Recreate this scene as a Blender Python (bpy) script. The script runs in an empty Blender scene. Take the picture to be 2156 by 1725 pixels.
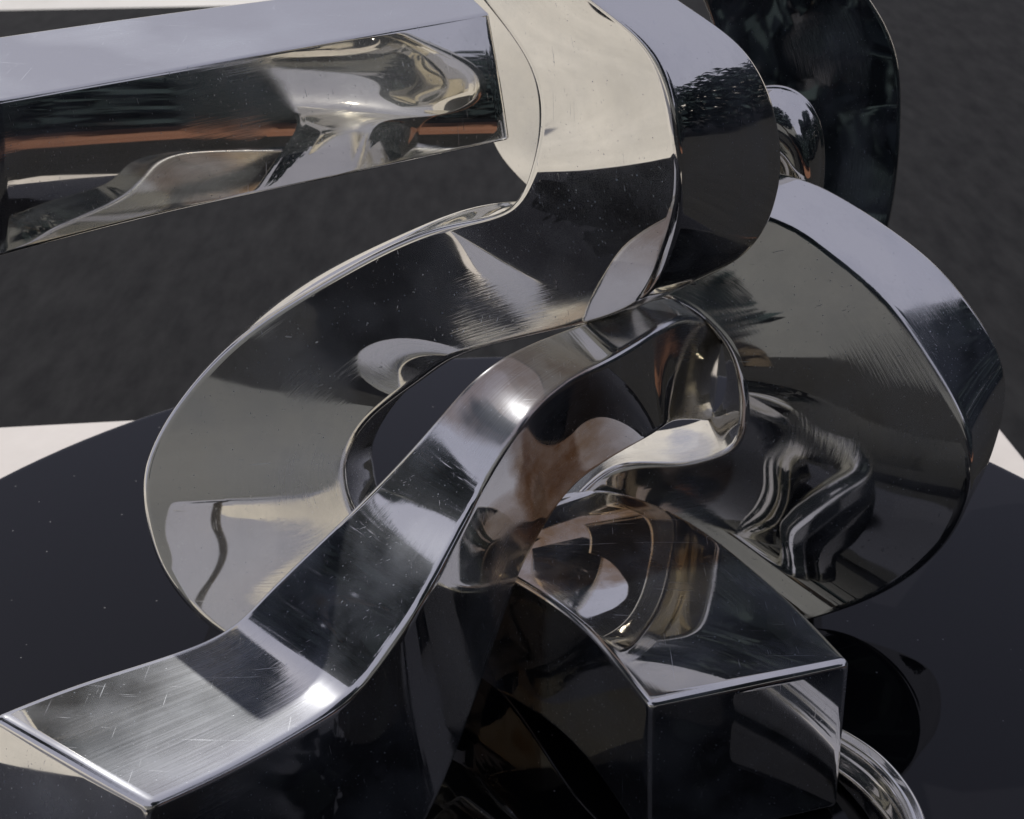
import bpy, math, random
from mathutils import Vector

# ------------------------------------------------------------------ camera, sky, sun
S = bpy.context.scene
C = S.collection
R = math.radians
FPX, CX, CY = 2900.0, 1078.0, 862.5          # focal length and centre for a 2156 px wide frame
PITCH = R(30)
cam_d = bpy.data.cameras.new('camera')
cam = bpy.data.objects.new('camera', cam_d); C.objects.link(cam)
cam.location = (0, 0, 1)
cam.rotation_euler = (R(90) - PITCH, 0, 0)
cam_d.sensor_fit = 'HORIZONTAL'; cam_d.sensor_width = 36; cam_d.lens = 36 * FPX / 2156
cam_d.clip_start = 0.02; cam_d.clip_end = 2000
cam_d.dof.use_dof = True; cam_d.dof.focus_distance = 1.27; cam_d.dof.aperture_fstop = 11
S.camera = cam

SUN_DIR = Vector((-0.42, 0.53, 0.735)).normalized()
w = bpy.data.worlds.new('World'); S.world = w; w.use_nodes = True
nt = w.node_tree; nt.nodes.clear()
sky = nt.nodes.new('ShaderNodeTexSky'); sky.sky_type = 'NISHITA'; sky.sun_disc = False
sky.sun_elevation = math.asin(SUN_DIR.z)
sky.sun_rotation = math.atan2(SUN_DIR.x, SUN_DIR.y)
sky.air_density = 0.8; sky.dust_density = 2.0; sky.ozone_density = 0.6; sky.altitude = 100
bg = nt.nodes.new('ShaderNodeBackground'); bg.inputs[1].default_value = 0.06
out = nt.nodes.new('ShaderNodeOutputWorld')
hs = nt.nodes.new('ShaderNodeHueSaturation'); hs.inputs['Saturation'].default_value = 0.55
nt.links.new(sky.outputs[0], hs.inputs['Color'])
veil = nt.nodes.new('ShaderNodeMix'); veil.data_type = 'RGBA'; veil.inputs[0].default_value = 0.9     # thin high cloud
veil.inputs[7].default_value = (6.3, 6.5, 8.7, 1)
nt.links.new(hs.outputs[0], veil.inputs[6])
nt.links.new(veil.outputs[2], bg.inputs[0]); nt.links.new(bg.outputs[0], out.inputs[0])
sd = bpy.data.lights.new('sun', 'SUN'); sd.energy = 3.6; sd.angle = R(0.53); sd.color = (1, 0.95, 0.87)
so = bpy.data.objects.new('sun', sd); C.objects.link(so)
so.rotation_euler = SUN_DIR.to_track_quat('Z', 'Y').to_euler()
so.location = SUN_DIR * 20
S.view_settings.view_transform = 'Standard'; S.view_settings.look = 'None'
S.view_settings.exposure = 0; S.view_settings.gamma = 1; S.view_settings.use_curve_mapping = False
S.cycles.max_bounces = 12; S.cycles.glossy_bounces = 10
S.cycles.sample_clamp_indirect = 20.0; S.cycles.blur_glossy = 0.2
S.cycles.caustics_reflective = False; S.cycles.use_denoising = True

# ------------------------------------------------------------------ helpers
def mat(name):
    m = bpy.data.materials.new(name); m.use_nodes = True
    n = m.node_tree; n.nodes.clear()
    return m, n

def N(n, t, **kw):
    x = n.nodes.new(t)
    for k, v in kw.items(): setattr(x, k, v)
    return x

def ramp(n, src, stops):
    r = N(n, 'ShaderNodeValToRGB'); e = r.color_ramp.elements
    e[0].position, e[0].color = stops[0][0], (*stops[0][1], 1)
    e[1].position, e[1].color = stops[-1][0], (*stops[-1][1], 1)
    for p, c in stops[1:-1]:
        q = e.new(p); q.color = (*c, 1)
    n.links.new(src, r.inputs[0]); return r.outputs[0]

def noise(n, vec, scale, detail=4, rough=0.55):
    x = N(n, 'ShaderNodeTexNoise'); x.inputs['Scale'].default_value = scale
    x.inputs['Detail'].default_value = detail; x.inputs['Roughness'].default_value = rough
    n.links.new(vec, x.inputs['Vector']); return x.outputs['Fac']

def diffuse(name, c0, c1, scale=8, rough=0.8, bump=0.1, bscale=120, spec=0.3, stretch=1.0):
    m, n = mat(name); tc = N(n, 'ShaderNodeTexCoord')
    b = N(n, 'ShaderNodeBsdfPrincipled'); o = N(n, 'ShaderNodeOutputMaterial')
    mp = N(n, 'ShaderNodeMapping'); mp.inputs['Scale'].default_value = (1, stretch, 1); n.links.new(tc.outputs['Object'], mp.inputs['Vector'])
    f = noise(n, mp.outputs[0], scale, 6, 0.65)
    n.links.new(ramp(n, f, [(0.3, c0), (0.7, c1)]), b.inputs['Base Color'])
    b.inputs['Roughness'].default_value = rough; b.inputs['Specular IOR Level'].default_value = spec
    bp = N(n, 'ShaderNodeBump'); bp.inputs['Strength'].default_value = bump; bp.inputs['Distance'].default_value = 0.01
    n.links.new(noise(n, tc.outputs['Object'], bscale, 5, 0.7), bp.inputs['Height'])
    n.links.new(bp.outputs[0], b.inputs['Normal']); n.links.new(b.outputs[0], o.inputs[0])
    return m

def link(name, verts, faces, m, parent=None, smooth=False):
    me = bpy.data.meshes.new(name); me.from_pydata([tuple(v) for v in verts], [], faces); me.update()
    me.materials.append(m)
    if smooth: me.shade_smooth()
    o = bpy.data.objects.new(name, me); C.objects.link(o)
    if parent: o.parent = parent
    return o

def box(x0, x1, y0, y1, z0, z1):
    v = [(x, y, z) for z in (z0, z1) for y in (y0, y1) for x in (x0, x1)]
    f = [(0, 2, 3, 1), (4, 5, 7, 6), (0, 1, 5, 4), (2, 6, 7, 3), (0, 4, 6, 2), (1, 3, 7, 5)]
    return v, f

def tag(o, label=None, cat=None, group=None, kind=None):
    for k, v in (('label', label), ('category', cat), ('group', group), ('kind', kind)):
        if v: o[k] = v
    return o

def at(px, py, y):
    """point in the place whose distance north of the lens is y, read off the photograph"""
    v = -(py - CY) / FPX; h = (px - CX) / FPX
    z = y / (math.cos(PITCH) + v * math.sin(PITCH))
    return Vector((h * z, y, 1 - z * math.sin(PITCH) + v * z * math.cos(PITCH)))

# ------------------------------------------------------------------ materials
def steel_material(name='polished_steel', brush=(0.52, 0.68), bfac=.34, painted_refl=None):
    m, n = mat(name); tc = N(n, 'ShaderNodeTexCoord'); L = n.links.new
    uv = tc.outputs['UV']; ob = tc.outputs['Object']
    def math_(op, a, b, c=None):
        x = N(n, 'ShaderNodeMath', operation=op)
        for k, q in enumerate((a, b, c)):
            if q is None: continue
            if isinstance(q, (int, float)): x.inputs[k].default_value = q
            else: L(q, x.inputs[k])
        return x.outputs[0]
    def mapped(src, scale, rot=(0, 0, 0)):
        mp = N(n, 'ShaderNodeMapping'); mp.inputs['Scale'].default_value = scale; mp.inputs['Rotation'].default_value = rot
        L(src, mp.inputs['Vector']); return mp.outputs[0]
    G = lambda a: (a, a, a)
    # hand polishing leaves a slow wave in the surface
    wav = math_('MULTIPLY_ADD', noise(n, ob, 20.0, 1, 0.5), 0.05, noise(n, ob, 5.0, 1, 0.4))
    # fine brushed lines along the bar, clustered in patches
    lines = noise(n, mapped(uv, (4.0, 380.0, 1.0)), 1.0, 4, 0.65)
    patch_m = ramp(n, noise(n, ob, 6.5, 2, 0.5), [(brush[0], G(0)), (brush[1], G(1))])
    brushed = math_('MULTIPLY', lines, patch_m)
    # cloudy buffing residue
    cloud = ramp(n, noise(n, mapped(ob, (1, 1, 1), (.3, .5, .2)), 9.0, 6, 0.62), [(0.45, G(0)), (0.80, G(1))])
    # scratches: thin, in three directions, sparse
    sc_ = None
    for k, (sx, rot, lo) in enumerate([((7, 1100, 200), (.4, .7, .9), .73), ((1000, 9, 200), (1.1, .2, -.5), .735), ((250, 1200, 6), (-.6, 1.3, .3), .74)]):
        f = ramp(n, noise(n, mapped(ob, sx, rot), 1.0, 2, 0.5), [(lo, G(0)), (lo + .03, G(1))])
        sc_ = f if sc_ is None else math_('MAXIMUM', sc_, f)
    b1 = N(n, 'ShaderNodeBump'); b1.inputs['Strength'].default_value = 0.5; b1.inputs['Distance'].default_value = 0.0024; L(wav, b1.inputs['Height'])
    b2 = N(n, 'ShaderNodeBump'); b2.inputs['Strength'].default_value = 0.10; b2.inputs['Distance'].default_value = 0.001
    L(math_('SUBTRACT', brushed, math_('MULTIPLY', sc_, .8)), b2.inputs['Height']); L(b1.outputs[0], b2.inputs['Normal'])
    def lobe(col, rough, nor):
        g = N(n, 'ShaderNodeBsdfAnisotropic'); g.distribution = 'GGX'; g.inputs['Color'].default_value = (*col, 1)
        if isinstance(rough, float): g.inputs['Roughness'].default_value = rough
        else: L(rough, g.inputs['Roughness'])
        L(nor, g.inputs['Normal']); return g.outputs[0]
    def mix(f, a, b):
        x = N(n, 'ShaderNodeMixShader'); L(f, x.inputs[0]); L(a, x.inputs[1]); L(b, x.inputs[2]); return x.outputs[0]
    if painted_refl:                                       # brown band painted into the colour, standing in for warm reflections
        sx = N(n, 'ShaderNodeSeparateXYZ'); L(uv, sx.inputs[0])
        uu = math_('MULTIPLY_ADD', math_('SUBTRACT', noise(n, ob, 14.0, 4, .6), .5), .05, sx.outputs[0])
        ring = math_('MULTIPLY', ramp(n, math_('MULTIPLY_ADD', uu, 1 / painted_refl[2], -painted_refl[0] / painted_refl[2]), [(0.0, G(0)), (.25, G(1))]),
                     ramp(n, math_('MULTIPLY_ADD', uu, 1 / painted_refl[2], -painted_refl[1] / painted_refl[2]), [(0.0, G(1)), (.8, G(0))]))
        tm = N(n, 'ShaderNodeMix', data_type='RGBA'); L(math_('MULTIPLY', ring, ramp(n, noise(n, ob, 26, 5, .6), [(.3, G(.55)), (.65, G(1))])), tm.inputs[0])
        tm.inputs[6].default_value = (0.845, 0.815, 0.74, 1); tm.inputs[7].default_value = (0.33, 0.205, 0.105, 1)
    mir = lobe((0.845, 0.815, 0.74), math_('MULTIPLY_ADD', cloud, .04, .016), b2.outputs[0])
    if painted_refl: L(tm.outputs[2], mir.node.inputs['Color'])
    hz = lobe((0.60, 0.63, 0.68), 0.38, b2.outputs[0])
    fac = math_('MULTIPLY_ADD', brushed, bfac, math_('MULTIPLY_ADD', cloud, .15, math_('MULTIPLY_ADD', sc_, .45, .022)))
    sh = mix(fac, mir, hz)
    # polishing dust and water marks: tiny pale specks
    vo = N(n, 'ShaderNodeTexVoronoi'); vo.inputs['Scale'].default_value = 190; L(ob, vo.inputs['Vector'])
    rnd = N(n, 'ShaderNodeSeparateColor'); L(vo.outputs['Color'], rnd.inputs[0])
    spk = math_('MULTIPLY', math_('LESS_THAN', vo.outputs['Distance'], math_('MULTIPLY', rnd.outputs[1], .16)), math_('GREATER_THAN', rnd.outputs[0], .60))
    df = N(n, 'ShaderNodeBsdfDiffuse'); df.inputs[0].default_value = (0.38, 0.42, 0.47, 1)
    dust = math_('MULTIPLY_ADD', spk, .42, math_('MULTIPLY_ADD', cloud, .15, .028))
    o = N(n, 'ShaderNodeOutputMaterial'); L(mix(dust, sh, df.outputs[0]), o.inputs[0])
    return m

def disc_material():
    m, n = mat('black_acrylic'); tc = N(n, 'ShaderNodeTexCoord'); L = n.links.new
    b = N(n, 'ShaderNodeBsdfPrincipled'); o = N(n, 'ShaderNodeOutputMaterial')
    vo = N(n, 'ShaderNodeTexVoronoi'); vo.inputs['Scale'].default_value = 70; L(tc.outputs['Object'], vo.inputs['Vector'])
    rnd = N(n, 'ShaderNodeSeparateColor'); L(vo.outputs['Color'], rnd.inputs[0])
    sp = N(n, 'ShaderNodeMath', operation='LESS_THAN'); L(vo.outputs['Distance'], sp.inputs[0]); sp.inputs[1].default_value = 0.07
    sel = N(n, 'ShaderNodeMath', operation='GREATER_THAN'); L(rnd.outputs[0], sel.inputs[0]); sel.inputs[1].default_value = 0.85
    spk = N(n, 'ShaderNodeMath', operation='MULTIPLY'); L(sp.outputs[0], spk.inputs[0]); L(sel.outputs[0], spk.inputs[1])
    mx = N(n, 'ShaderNodeMix', data_type='RGBA'); L(spk.outputs[0], mx.inputs[0])
    mx.inputs[6].default_value = (0.004, 0.004, 0.005, 1); mx.inputs[7].default_value = (0.16, 0.16, 0.16, 1)
    L(mx.outputs[2], b.inputs['Base Color'])
    b.inputs['Roughness'].default_value = 0.02; b.inputs['IOR'].default_value = 1.35
    L(b.outputs[0], o.inputs[0]); return m

STEEL = steel_material()
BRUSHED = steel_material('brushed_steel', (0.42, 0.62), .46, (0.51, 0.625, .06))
PAINTED_REFL_STEEL = steel_material('painted_refl_steel', (0.5, 0.66), .4, (0.18, 0.31, .05))
DISC = disc_material()
WHITE = diffuse('white_plinth_paint', (0.555, 0.523, 0.49), (0.65, 0.615, 0.58), 5, 0.6, 0.02, 60)
MATTING = diffuse('dark_matting', (0.0105, 0.0107, 0.0118), (0.0225, 0.0227, 0.0236), 14, 0.95, 0.1, 45, 0.1, 0.3)
PAVING = diffuse('pale_paving', (0.47, 0.455, 0.42), (0.70, 0.68, 0.635), 0.7, 0.85, 0.1, 20)

# ------------------------------------------------------------------ setting
ANG = R(6.2)
def ring_disc(cx, cy, r, z0, z1, bev, seg=160):
    prof = [(0, z0), (r - bev, z0), (r, z0 + bev), (r, z1 - bev)] + \
           [(r - bev + bev * math.cos(R(a)), z1 - bev + bev * math.sin(R(a))) for a in (22, 45, 68, 90)] + [(r - 2 * bev, z1), (0, z1)]
    v, f = [], []
    for (rr, z) in prof:
        for k in range(seg):
            a = 2 * math.pi * k / seg; v.append((rr * math.cos(a), rr * math.sin(a), z))
    for i in range(len(prof) - 1):
        for k in range(seg):
            k2 = (k + 1) % seg
            f.append((i * seg + k, i * seg + k2, (i + 1) * seg + k2, (i + 1) * seg + k))
    return v, f
GZ = -0.95
v, f = ring_disc(0, 0, 0.85, -0.12, 0, 0.006)
disc = link('disc_base', v, f, DISC, smooth=True); disc.location = (0, 1.05, 0)
tag(disc, 'round glossy black disc lying on the white plinth under the sculpture', 'base')
v, f = box(-0.95, 0.86, -0.92, 0.893, GZ, -0.122)
plinth = link('plinth', v, f, WHITE); plinth.location = (0.0, 1.08, 0); plinth.rotation_euler.z = ANG
tag(plinth, 'square matt white plinth showing past the edge of the black disc', 'plinth')
pb = plinth.modifiers.new('bevel', 'BEVEL'); pb.width = 0.006; pb.segments = 3

gv = [(-600, -600, 0), (600, -600, 0), (600, 600, 0), (-600, 600, 0)]
ground = link('ground', gv, [(0, 1, 2, 3)], PAVING); ground.location = (0, 0, GZ - 0.006); tag(ground, kind='structure')
v = [(-1.15, 1.9, 0), (-1.15, 0.2, 0), (-3.0, -2.2, 0), (-6, -9.3, 0), (90, -9.3, 0), (90, 15.4, 0), (-5, 7.75, 0)]
matting = link('pavement', v, [tuple(range(7))], MATTING); matting.location = (0, 0, GZ); tag(matting, kind='structure')

FACADE = diffuse('grey_render', (0.155, 0.163, 0.172), (0.185, 0.193, 0.202), 0.6, 0.9, 0.1, 15)
GLASS = diffuse('dark_glass', (0.02, 0.025, 0.03), (0.03, 0.035, 0.04), 0.6, 0.08, 0.0, 5, 0.5)
BRICK = diffuse('terracotta', (0.17, 0.08, 0.052), (0.24, 0.12, 0.08), 6, 0.9, 0.3, 40)
BARK = diffuse('bark', (0.05, 0.04, 0.03), (0.09, 0.07, 0.05), 9, 0.9, 0.6, 40)
LEAF = diffuse('leaf', (0.012, 0.020, 0.024), (0.032, 0.045, 0.050), 3, 0.9, 0.0, 10, 0.08)

def join(parts):
    V_, F_ = [], []
    for v, f in parts:
        o = len(V_); V_ += v; F_ += [tuple(i + o for i in q) for q in f]
    return V_, F_

bld = bpy.data.objects.new('unseen_building', None); C.objects.link(bld); bld.location = (0, -9, GZ)  # added out of view so the loops mirror something grey
tag(bld, 'plain grey rendered building added across the matting for the steel to mirror', 'unseen_building')
link('wall', *box(-14, 12, -4, 0, 0, 5.6), FACADE, bld)  # part of the unseen building
link('unseen_roof', *box(-14.2, 12.2, -4.2, 0.2, 5.6, 5.8), FACADE, bld)
for k in range(3):
    x = -6 + 4.5 * k
    wf = link('unseen_window', *box(x, x + 1.5, 0, 0.03, 3.3, 4.9), FACADE, bld)
    link('pane', *box(x + .06, x + 1.44, 0.03, 0.036, 3.36, 4.84), GLASS, wf)

def tube(p, r0, q, r1, seg=8):
    d = (q - p).normalized(); s_ = d.orthogonal().normalized(); t_ = d.cross(s_); v = []
    for c_, r_ in ((p, r0), (q, r1)):
        for k in range(seg):
            a = 2 * math.pi * k / seg; v.append(c_ + (s_ * math.cos(a) + t_ * math.sin(a)) * r_)
    return v, [(k, (k + 1) % seg, seg + (k + 1) % seg, seg + k) for k in range(seg)]

def leaves(rnd, blobs, count, size):
    v, f = [], []
    tot = sum(b[1] ** 2 for b in blobs)
    for c_, r_, sq in blobs:
        for _ in range(int(count * r_ * r_ / tot)):
            d = Vector((rnd.gauss(0, 1), rnd.gauss(0, 1), rnd.gauss(0, 1))).normalized() * r_ * rnd.uniform(0.35, 1.0) ** 0.6
            d.z *= sq; p = c_ + d
            n = Vector((rnd.gauss(0, 1), rnd.gauss(0, 1), rnd.gauss(0, 1))).normalized()
            s_ = n.orthogonal().normalized() * size * rnd.uniform(.6, 1.3); t_ = n.cross(s_) * .55
            o = len(v); v += [p - s_, p + t_, p + s_, p - t_]; f.append((o, o + 1, o + 2, o + 3))
    return v, f

def tree(name, x, y, h, r, seed, label, count=5000, lean=(0, 0)):
    rnd = random.Random(seed)
    root = bpy.data.objects.new(name, None); C.objects.link(root); root.location = (x, y, GZ)
    tag(root, label, 'tree', None)
    tp = [tube(V0, .16, V0 + Vector((rnd.uniform(-.1, .1), rnd.uniform(-.1, .1), h * .45)), .11) for V0 in [Vector()]]
    top = Vector((0, 0, h * .45)); blobs = []
    for k in range(7):
        a = k * 2.4 + rnd.uniform(-.4, .4); q = Vector((math.cos(a) * r * .55, math.sin(a) * r * .55, h * rnd.uniform(.5, .85)))
        tp.append(tube(top - Vector((0, 0, h * .05 * (k % 3))), .07, q, .02)); blobs.append((q, r * rnd.uniform(.42, .62), rnd.uniform(.8, 1.1)))
    blobs.append((Vector((0, 0, h * .88)), r * .6, 1)); blobs.append((Vector((0, 0, h * .62)), r * .7, 1.1))
    for b_ in blobs: b_[0].x += lean[0] * b_[0].z / h; b_[0].y += lean[1] * b_[0].z / h
    link('trunk', *join(tp), BARK, root)
    link('crown', *leaves(rnd, blobs, count, .17), LEAF, root)
    return root
tree('tree', -6.4, 1.3, 8.2, 1.9, 1, 'tall dense tree added unseen west of the plinth to darken the diagonal arm')  # unseen, added to give the diagonal arm a dark reflection
hd = link('unseen_hedge', *leaves(random.Random(31), [(Vector((.55 * k, .3 * math.sin(k * 1.7), 1.35 + .22 * math.sin(k * 2.3))), .95, 1.35) for k in range(34)], 20000, .12), LEAF)
hd.location = (8.0, 9.5, GZ); hd.rotation_euler.z = R(-84)  # added out of view so the upper loop's right side mirrors dark
tag(hd, 'long dark clipped hedge added right of the matting to darken the steel', 'unseen_hedge')
tree('tree', 10.6, 2.6, 5.4, 2.3, 3, 'rounded tree to the right of the plinth, the farther of the pair', 8000)
tree('tree', 10.4, -1.0, 5.2, 2.3, 4, 'rounded tree to the right of the plinth, nearest the unseen planter', 8000)
tree('tree', 2.6, -3.4, 6.6, 2.6, 12, 'broad tree overhanging the matting between the plinth and the unseen building', 9000, (-1.3, 1.3))
tree('sapling', 1.6, -5.6, 3.6, 0.8, 5, 'slim sapling in front of the unseen grey building', 260)

pl = bpy.data.objects.new('unseen_planter', None); C.objects.link(pl); pl.location = (4.0, -1.8, GZ); pl.rotation_euler.z = R(56)  # unseen, added for the rust and dark bands mirrored in the upper arm
tag(pl, 'long low terracotta planter wall added for the steel to mirror, with a clipped dark hedge', 'unseen_planter')
link('wall', *box(-2.6, 2.7, -.9, 0, 0, .10), BRICK, pl)  # part of the unseen planter
rnd = random.Random(9)
link('unseen_hedge', *leaves(rnd, [(Vector((-2.3 + .42 * k, -.5, .85)), .52, 1.2) for k in range(12)], 7000, .09), LEAF, pl)

# ------------------------------------------------------------------ the sculpture
import numpy as np
def spline(p, sub):
    """natural cubic through the points: continuous curvature, so mirrored lines stay smooth"""
    P = np.array([tuple(q) for q in p]); n = len(P) - 1
    A = np.eye(n + 1); b = np.zeros_like(P)
    for i in range(1, n):
        A[i, i - 1:i + 2] = (1, 4, 1); b[i] = 6 * (P[i + 1] - 2 * P[i] + P[i - 1])
    M = np.linalg.solve(A, b); out = []
    for i in range(n * sub + 1):
        k = min(i // sub, n - 1); u = i / sub - k; w_ = 1 - u
        out.append(Vector(w_ * P[k] + u * P[k + 1] + ((w_ ** 3 - w_) * M[k] + (u ** 3 - u) * M[k + 1]) / 6))
    return out

def bar(name, stations, parent, radius=0.0045, sub=20, flat=13, bow=(0, 0, 0, 0), cap=(False, False), label=None, material=None, bow_end=None):
    """square bar swept through quads (a, b, c, d); bow > 0 swells a side, < 0 hollows it"""
    rails = [[s[k] for s in stations] for k in range(4)]
    T = (len(stations) - 1) * sub
    secs = []; fine = [spline(r, sub) for r in rails]
    for i in range(T + 1):
        q = [r[i] for r in fine]
        secs.append(q)
    verts, us = [], []
    be = bow_end or bow
    def section(q, inset=0.0, s_=0.0):
        s_ = min(1, max(0, (s_ - .4) / .2)); bo = [x * (1 - s_) + y * s_ for x, y in zip(bow, be)]
        pts = []
        cen = sum(q, Vector()) / 4
        for k in range(4):
            p, nx, pv = q[k], q[(k + 1) % 4], q[(k - 1) % 4]
            e1 = (pv - p); e2 = (nx - p); r1 = min(radius, e1.length * .3); r2 = min(radius, e2.length * .3)
            A = p + e1.normalized() * r1; B = p + e2.normalized() * r2
            for j in range(5):                      # rounded corner
                u = j / 4
                pts.append(A * (1 - u) ** 2 + p * 2 * u * (1 - u) + B * u * u)
            e3 = (pv if False else p) - nx
            nn = q[(k + 2) % 4]; e4 = p - nx; r3 = min(radius, e4.length * .3)
            Bn = nx + e4.normalized() * r3
            nrm = (nx - p).cross(q[(k + 3) % 4] - p)
            outw = ((p + nx) / 2 - cen); ax = (nx - p).normalized(); outw = outw - ax * outw.dot(ax)
            outw.normalize()
            for j in range(1, flat):
                u = j / flat
                uu = 0.02 if j == 1 else (0.98 if j == flat - 1 else (j - 1) / (flat - 2))
                pts.append(B.lerp(Bn, uu) + outw * (bo[k] * 4 * uu * (1 - uu)))
        if inset:
            pts = [p + (cen - p).normalized() * inset for p in pts]
        return pts
    rows = [section(q, 0.0, i / T) for i, q in enumerate(secs)]
    ls = [0.0]
    for i in range(1, len(secs)):
        ls.append(ls[-1] + (sum(secs[i], Vector()) / 4 - sum(secs[i - 1], Vector()) / 4).length)
    if DEBUG: print('arm length', label, [round(ls[i], 3) for i in range(0, len(ls), sub)])
    def capped(q0, q1):
        d = (sum(q0, Vector()) - sum(q1, Vector())).normalized()
        outr = []
        for a in (30, 60, 90):
            s = math.sin(R(a)); ins = radius * (1 - math.cos(R(a)))
            outr.append([p + d * radius * s for p in section(q0, ins, 0.0 if q0 is secs[0] else 1.0)])
        outr.append([p + d * radius for p in section(q0, radius * 1.6, 0.0 if q0 is secs[0] else 1.0)])
        return outr
    pre = capped(secs[0], secs[1]) if cap[0] else []
    post = capped(secs[-1], secs[-2]) if cap[1] else []
    allrows = pre[::-1] + rows + post
    alll = [ls[0]] * len(pre) + ls + [ls[-1]] * len(post)
    m = len(rows[0]); verts = [p for r in allrows for p in r]; faces = []; uvs = []
    for i in range(len(allrows) - 1):
        for k in range(m):
            k2 = (k + 1) % m
            faces.append((i * m + k, i * m + k2, (i + 1) * m + k2, (i + 1) * m + k))
            uvs += [(alll[i], k / m), (alll[i], (k + 1) / m), (alll[i + 1], (k + 1) / m), (alll[i + 1], k / m)]
    faces.append(tuple(range(m))[::-1]); uvs += [(0, 0)] * m
    b0 = (len(allrows) - 1) * m
    faces.append(tuple(b0 + k for k in range(m))); uvs += [(0, 0)] * m
    o = link(name, verts, faces, material or STEEL, parent, True)
    uvl = o.data.uv_layers.new(name='UVMap')
    for i, t in enumerate(uvs): uvl.data[i].uv = t
    import bmesh
    bm = bmesh.new(); bm.from_mesh(o.data); bmesh.ops.recalc_face_normals(bm, faces=bm.faces); bm.to_mesh(o.data); bm.free()
    if label: o['label'] = label
    return o

V = Vector
sc = bpy.data.objects.new('sculpture', None); C.objects.link(sc)
tag(sc, 'mirror polished steel sculpture of interlaced square bars on a black disc', 'sculpture')


import numpy as np
def solve(px, targets, y0, width=None, wp=0.6, ws=1.5, ww=2.0, fixed=None, pin=()):
    """depths of two rails whose outlines are read off the photograph, so that the face between them mirrors given places"""
    px = np.array(px, float)                       # (n, 2 rails, 2)
    n = len(px); y0 = np.array(y0, float); T = [None if t is None else np.array(t, float) for t in targets]
    h = (px[..., 0] - CX) / FPX; vv = -(px[..., 1] - CY) / FPX
    sp, cp = math.sin(PITCH), math.cos(PITCH); camp = np.array((0, 0, 1.0))
    def pts(Y):
        z = Y / (cp + vv * sp)
        return np.stack([h * z, Y, 1 - z * sp + vv * z * cp], -1)
    free = np.ones((n, 2), bool)
    if fixed is not None: free[:, fixed] = False
    idx = np.argwhere(free)
    def res(u):
        Y = y0.copy(); Y[free] = u; P = pts(Y); out = []
        M = P.mean(1)
        for i in range(n):
            if T[i] is None: continue
            v = camp - M[i]; v /= np.linalg.norm(v)
            r = T[i] - M[i]; r /= np.linalg.norm(r)
            nn = v + r; nn /= np.linalg.norm(nn)
            e = P[i, 1] - P[i, 0]; out.append(2.0 * nn @ e / np.linalg.norm(e))
            a, b = max(i - 1, 0), min(i + 1, n - 1)
            for k in (0, 1):
                t = P[b, k] - P[a, k]; L_ = np.linalg.norm(t)
                if L_ > 1e-4: out.append(nn @ t / L_)
        W = np.full((n, 2), wp); W[list(pin)] = 30.0
        out += list((W * (Y - y0))[free])
        d2 = Y[2:] - 2 * Y[1:-1] + Y[:-2]; out += list(ws * d2.ravel())
        if width: out += list(ww * (np.linalg.norm(P[:, 1] - P[:, 0], axis=1) - width))
        return np.array(out)
    u = y0[free].copy()
    for it in range(14):
        r0 = res(u); J = np.empty((len(r0), len(u)))
        for k in range(len(u)):
            d = u.copy(); d[k] += 1e-5; J[:, k] = (res(d) - r0) / 1e-5
        st_ = np.linalg.lstsq(np.vstack([J, .02 * np.eye(len(u))]), np.concatenate([-r0, np.zeros(len(u))]), rcond=None)[0]
        u = u + np.clip(st_, -.08, .08)
    Y = y0.copy(); Y[free] = u
    return Y

def swept(name, spec, label, t_ab, t_bc=None, mode='c', width=0.17, cap=(False, False), bow=(0, 0, 0, 0), pin2=(), radius=.0045, material=None, bow_end=None, **kw):
    """spec rows: three edges (px, py, y); the first face is a-b, the second b-c (mode c) or a-d (mode d)"""
    A, B, K = [[q[k] for q in spec] for k in range(3)]
    Y = solve([(a[:2], b[:2]) for a, b in zip(A, B)], t_ab, [(a[2], b[2]) for a, b in zip(A, B)], width, **kw)
    base = B if mode == 'c' else A; yb = Y[:, 1] if mode == 'c' else Y[:, 0]
    yk = [k[2] - q[2] + y for k, q, y in zip(K, base, yb)]
    if t_bc:
        Y2 = solve([(q[:2], k[:2]) for q, k in zip(base, K)], t_bc, list(zip(yb, yk)), width, fixed=0, **{**kw, 'pin': pin2})
        yk = Y2[:, 1]
    st = []
    for i in range(len(spec)):
        a, b, k = at(*A[i][:2], Y[i, 0]), at(*B[i][:2], Y[i, 1]), at(*K[i][:2], yk[i])
        for p in (a, b, k):
            if p.z < 0.006:                                   # nothing sinks into the disc: slide along the sight line
                p.xyz = Vector((0, 0, 1)) + (p - Vector((0, 0, 1))) * (0.994 / (1 - p.z))
        if DEBUG: print(name, i, 'ya %.3f yb %.3f yk %.3f | za %.3f zb %.3f zk %.3f | w %.3f t %.3f' % (Y[i, 0], Y[i, 1], yk[i], a.z, b.z, k.z, (a - b).length, (k - (b if mode == 'c' else a)).length))
        if len(spec[i]) > 3:                                      # fourth edge read off as well
            q = at(*spec[i][3][:2], Y[i, 1] + spec[i][3][2])
            st.append((a, b, q, k)); continue
        st.append((a, b, k, a + k - b) if mode == 'c' else (a, b, b + k - a, k))
    return bar(name, st, sc, radius=radius, material=material, bow_end=bow_end, bow=bow, cap=cap, label=label)
DEBUG = False

# upper arm: a top back, b top front, c bottom front
spec = [((-125, 95, 1.31), (-12, 212, 1.17), (2, 541, 1.161)),
        ((250, 41, 1.41), (350, 148, 1.27), (360, 449, 1.26)),
        ((620, -8, 1.51), (700, 85, 1.37), (720, 372, 1.359)),
        ((945, -48, 1.60), (1022, 28, 1.46), (1066, 297, 1.449))]
swept('arm', spec, 'straight square arm reaching out to the left', [None] * 4, None, width=None, ws=0, cap=(True, True), bow=(0, .0042, 0, 0))
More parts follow.
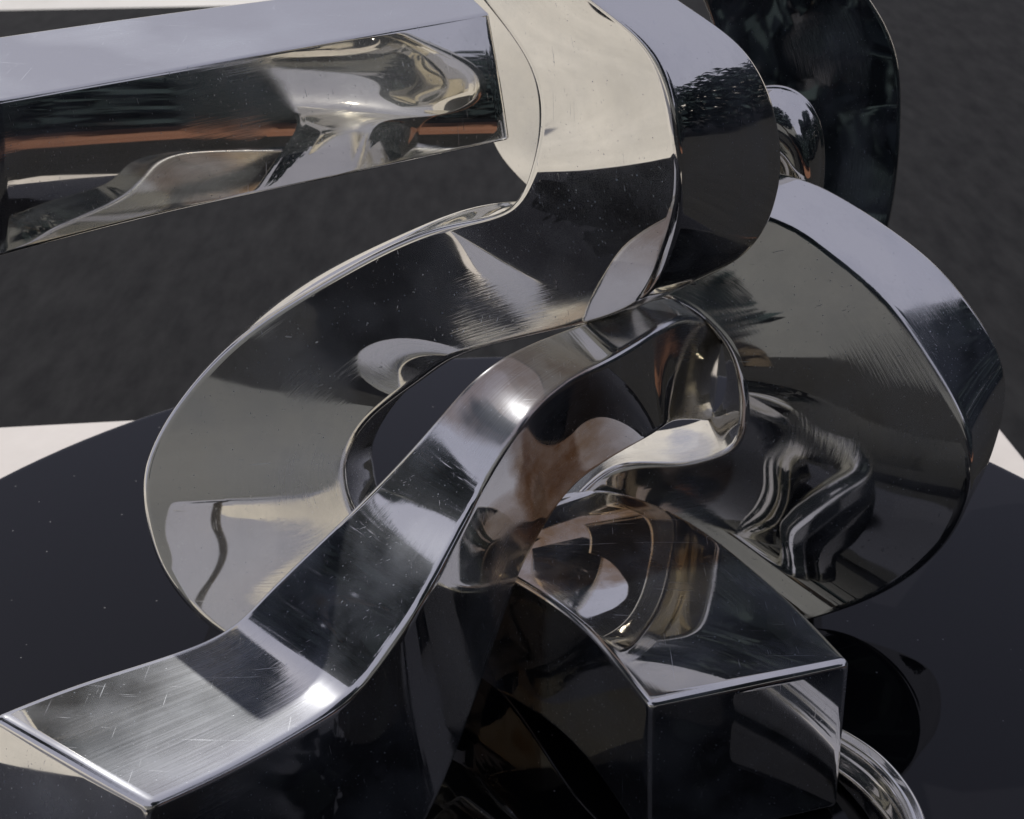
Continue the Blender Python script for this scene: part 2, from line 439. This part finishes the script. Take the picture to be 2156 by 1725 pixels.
# return of the upper loop behind that arm
PAV = (-3.2, .9, -.95)
spec = [((985, -60, 1.74), (1180, -60, 1.66), (1200, -60, 1.80)),
        ((1000, 80, 1.74), (1220, 80, 1.66), (1240, 60, 1.80)),
        ((1018, 220, 1.74), (1250, 220, 1.66), (1270, 200, 1.80)),
        ((1040, 305, 1.74), (1260, 330, 1.66), (1280, 300, 1.80)),
        ((1078, 360, 1.73), (1260, 420, 1.66), (1280, 400, 1.80)),
        ((1130, 410, 1.72), (1260, 480, 1.66), (1280, 460, 1.80))]
swept('loop', spec, 'pale return of the upper loop behind the arm', [(-3.2, 1.4, -.95)] * 6, None, width=None, wp=.5, ws=1.5)
# small bent end showing behind the upper loop
spec = [((1560, 195, 1.45), (1540, 330, 1.44), (1540, 330, 1.56)),
        ((1612, 180, 1.45), (1570, 330, 1.43), (1570, 330, 1.56)),
        ((1662, 184, 1.45), (1600, 335, 1.43), (1600, 335, 1.56)),
        ((1706, 216, 1.45), (1620, 350, 1.43), (1610, 350, 1.56)),
        ((1731, 270, 1.45), (1630, 370, 1.43), (1620, 370, 1.56)),
        ((1738, 335, 1.45), (1630, 400, 1.43), (1620, 400, 1.56)),
        ((1734, 400, 1.45), (1620, 430, 1.43), (1610, 430, 1.56)),
        ((1725, 460, 1.45), (1600, 470, 1.43), (1590, 470, 1.56))]
swept('loop', spec, 'small bent end glinting behind the upper loop', [None] * 8, None, width=None, ws=0, bow=(.02, 0, 0, 0))

# upper loop sweeping down into the left loop: a left/outer edge, b right/inner edge, c behind b
spec = [((905, -140, 1.200), (1085, -140, 1.140), (1255, -130, 1.260)),
    ((1012, 0, 1.200), (1252, 0, 1.100), (1432, 0, 1.240)),
    ((1105, 130, 1.210), (1380, 118, 1.090), (1572, 108, 1.240)),
    ((1130, 250, 1.220), (1427, 280, 1.090), (1638, 250, 1.240)),
    ((1115, 350, 1.230), (1431, 420, 1.090), (1643, 395, 1.240)),
    ((1068, 436, 1.270), (1400, 545, 1.150), (1592, 515, 1.290)),
    ((960, 470, 1.300), (1330, 645, 1.170), (1475, 590, 1.320)),
    ((830, 512, 1.330), (1160, 700, 1.210), (1280, 650, 1.370)),
    ((650, 610, 1.360), (985, 745, 1.250), (1060, 680, 1.410)),
    ((490, 720, 1.380), (890, 800, 1.280), (950, 745, 1.440)),
    ((375, 845, 1.390), (785, 880, 1.290), (850, 830, 1.450)),
    ((315, 950, 1.380), (735, 955, 1.290), (790, 925, 1.450)),
    ((299, 1040, 1.350), (728, 1005, 1.270), (790, 985, 1.430)),
    ((318, 1150, 1.310), (745, 1065, 1.240), (810, 1055, 1.400)),
    ((370, 1250, 1.270), (800, 1130, 1.210), (880, 1130, 1.370)),
    ((470, 1340, 1.225), (880, 1190, 1.180), (960, 1190, 1.340)),
    ((620, 1400, 1.180), (980, 1240, 1.150), (1050, 1230, 1.310))]
FAC = (-2.5, -9, 1.2)
swept('loop', spec, 'upper loop sweeping down into the wide left loop',
      [PAV, PAV, PAV, PAV, (-.95, .95, -.05), (-.5, 1.0, 0), (-.5, .85, 0), (-.6, .45, 0), (-.8, .15, 0), (-1.5, -2.5, -.95),
       (-2.5, -9, -1.2), FAC, FAC, FAC, FAC, FAC, FAC],
      [(5, 5, 5), (5, 5, 3.5), (6, 3, -.2), (6, 3, -.95), (5, 2, -.95), (3, 1.5, -.95)] + [None] * 11, radius=.007, wp=.3, ws=4, bow=(-.003, .002, .014, .01), bow_end=(-.003, -.022, .014, .01))

# diagonal arm: a left top edge, b right top edge, c lower right edge
spec = [((0, 1500, .86), (331, 1690, .760), (292, 2101, 0.730)),
    ((200, 1425, .915), (500, 1610, .807), (540, 1950, .800)),
    ((440, 1342, .968), (655, 1522, .857), (720, 1880, .850)),
    ((560, 1245, .99), (770, 1430, .88), (880, 1760, .88)),
    ((700, 1110, 1.01), (900, 1242, .915), (1012, 1450, .955)),
    ((840, 970, 1.04), (1005, 1050, .955), (1085, 1235, 1.045)),
    ((943, 854, 1.06), (1100, 898, .985), (1130, 1140, 1.075)),
    ((1045, 758, 1.11), (1197, 806, 1.03), (1222, 1015, 1.085)),
    ((1205, 686, 1.18), (1310, 742, 1.09), (1369, 922, 1.11)),
    ((1385, 628, 1.26), (1450, 668, 1.22), (1425, 890, 1.21)),
    ((1440, 640, 1.40), (1520, 720, 1.42), (1500, 890, 1.43))]
SKYB = (-2.4, 10.9, 19); TREEL = (-6.4, 1.0, 4.2)
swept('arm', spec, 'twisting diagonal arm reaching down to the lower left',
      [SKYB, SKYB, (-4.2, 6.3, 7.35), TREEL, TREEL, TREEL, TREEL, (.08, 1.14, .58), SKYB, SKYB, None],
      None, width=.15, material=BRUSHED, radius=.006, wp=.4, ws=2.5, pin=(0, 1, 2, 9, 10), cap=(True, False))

# right loop: a outer front edge, b inner edge, d outer back edge
spec = [((1420, 400, 1.25), (1230, 590, 1.22), (1400, 330, 1.45), (1215, 560, .15)),
    ((1635, 460, 1.28), (1400, 630, 1.25), (1640, 360, 1.48), (1385, 600, .15)),
    ((1750, 530, 1.29), (1485, 678, 1.26), (1800, 430, 1.49), (1465, 645, .15)),
    ((1865, 630, 1.29), (1537, 745, 1.26), (1960, 545, 1.48), (1510, 705, .15)),
    ((1960, 760, 1.29), (1557, 825, 1.26), (2065, 670, 1.46), (1528, 775, .15)),
    ((2030, 885, 1.28), (1557, 885, 1.25), (2118, 790, 1.44), (1525, 828, .15)),
    ((2049, 1000, 1.27), (1537, 940, 1.24), (2098, 930, 1.42), (1500, 868, .15)),
    ((2010, 1120, 1.26), (1485, 966, 1.22), (2030, 1060, 1.41), (1445, 893, .15)),
    ((1900, 1230, 1.25), (1420, 976, 1.20), (1900, 1150, 1.40), (1385, 905, .15)),
    ((1720, 1305, 1.23), (1330, 975, 1.18), (1720, 1220, 1.38), (1310, 915, .15)),
    ((1500, 1340, 1.21), (1255, 1005, 1.16), (1490, 1250, 1.36), (1240, 945, .15)),
    ((1320, 1320, 1.20), (1180, 1080, 1.15), (1310, 1240, 1.35), (1170, 1020, .15))]
F2 = (1.5, -9, 1.8)
swept('loop', spec, 'broad dished loop on the right',
      [F2, F2, F2, (1.5, -9, .6), (.5, .3, 0), (.33, .93, .12), (.32, .93, .06), (.3, .9, 0), (.3, .9, 0), (.28, .9, 0), (.25, .9, 0), (.25, .9, 0)],
      [(5, 8, 6)] * 4 + [(7.4, 3.4, 2.0), None, None, None, None, None, None, None], mode='d', width=None, radius=.006, wp=.25, ws=8, bow=(-.003, 0, 0, 0))

# front block: a left top, b right top, c right bottom
spec = [((1360, 1475, 0.907), (1784, 1386, 0.964), (1757, 1690, 0.964)),
    ((1235, 1325, 1.000), (1668, 1268, 1.070), (1635, 1523, 1.070)),
    ((1110, 1232, 1.090), (1510, 1135, 1.170), (1487, 1389, 1.170)),
    ((1010, 1180, 1.150), (1385, 1062, 1.220), (1368, 1328, 1.220)),
    ((940, 1150, 1.180), (1255, 1030, 1.235), (1245, 1310, 1.235)),
    ((880, 1150, 1.190), (1120, 1060, 1.240), (1118, 1304, 1.240))]
swept('block', spec, 'square ended front block standing on the disc', [None] * 6, None, cap=(True, False), width=None, ws=0, radius=.006, material=PAINTED_REFL_STEEL)

# low curved foot lying on the disc beside the block
st = []
for (ox, oy, yo), (ix, iy, yi) in [
    ((1600, 1490, 1.085), (1580, 1530, 1.055)), ((1700, 1500, 1.07), (1672, 1545, 1.035)), ((1775, 1527, 1.044), (1737, 1572, 1.01)),
    ((1850, 1572, 1.002), (1800, 1612, .972)), ((1908, 1630, .957), (1846, 1662, .935)), ((1945, 1690, .911), (1876, 1714, .895)),
    ((1968, 1770, .855), (1895, 1784, .846)), ((1975, 1860, .80), (1900, 1870, .795))]:
    A, B = at(ix, iy, yi), at(ox, oy, yo); A.z = B.z - .014
    st.append((A, B, V((B.x + .004, B.y, .002)), V((A.x, A.y, .002))))
bar('foot', st, sc, radius=.016, bow=(.004, 0, 0, 0), label='low curved foot with a rounded rim lying on the disc')

# dark rear loop
spec = [((1400, -150, 1.62), (1700, -160, 1.56), (1700, -200, 1.72)),
    ((1480, 0, 1.62), (1832, 0, 1.56), (1800, -30, 1.72)),
    ((1520, 120, 1.62), (1887, 115, 1.56), (1850, 90, 1.72)),
    ((1540, 230, 1.62), (1898, 225, 1.56), (1860, 200, 1.72)),
    ((1530, 350, 1.62), (1892, 350, 1.56), (1850, 330, 1.72)),
    ((1500, 470, 1.62), (1872, 475, 1.56), (1840, 450, 1.72)),
    ((1450, 600, 1.62), (1830, 610, 1.56), (1800, 580, 1.72))]
swept('loop', spec, 'dark rear loop behind the upper loop', [(8.7, 3.0, -.1)] * 7, None, width=.2)
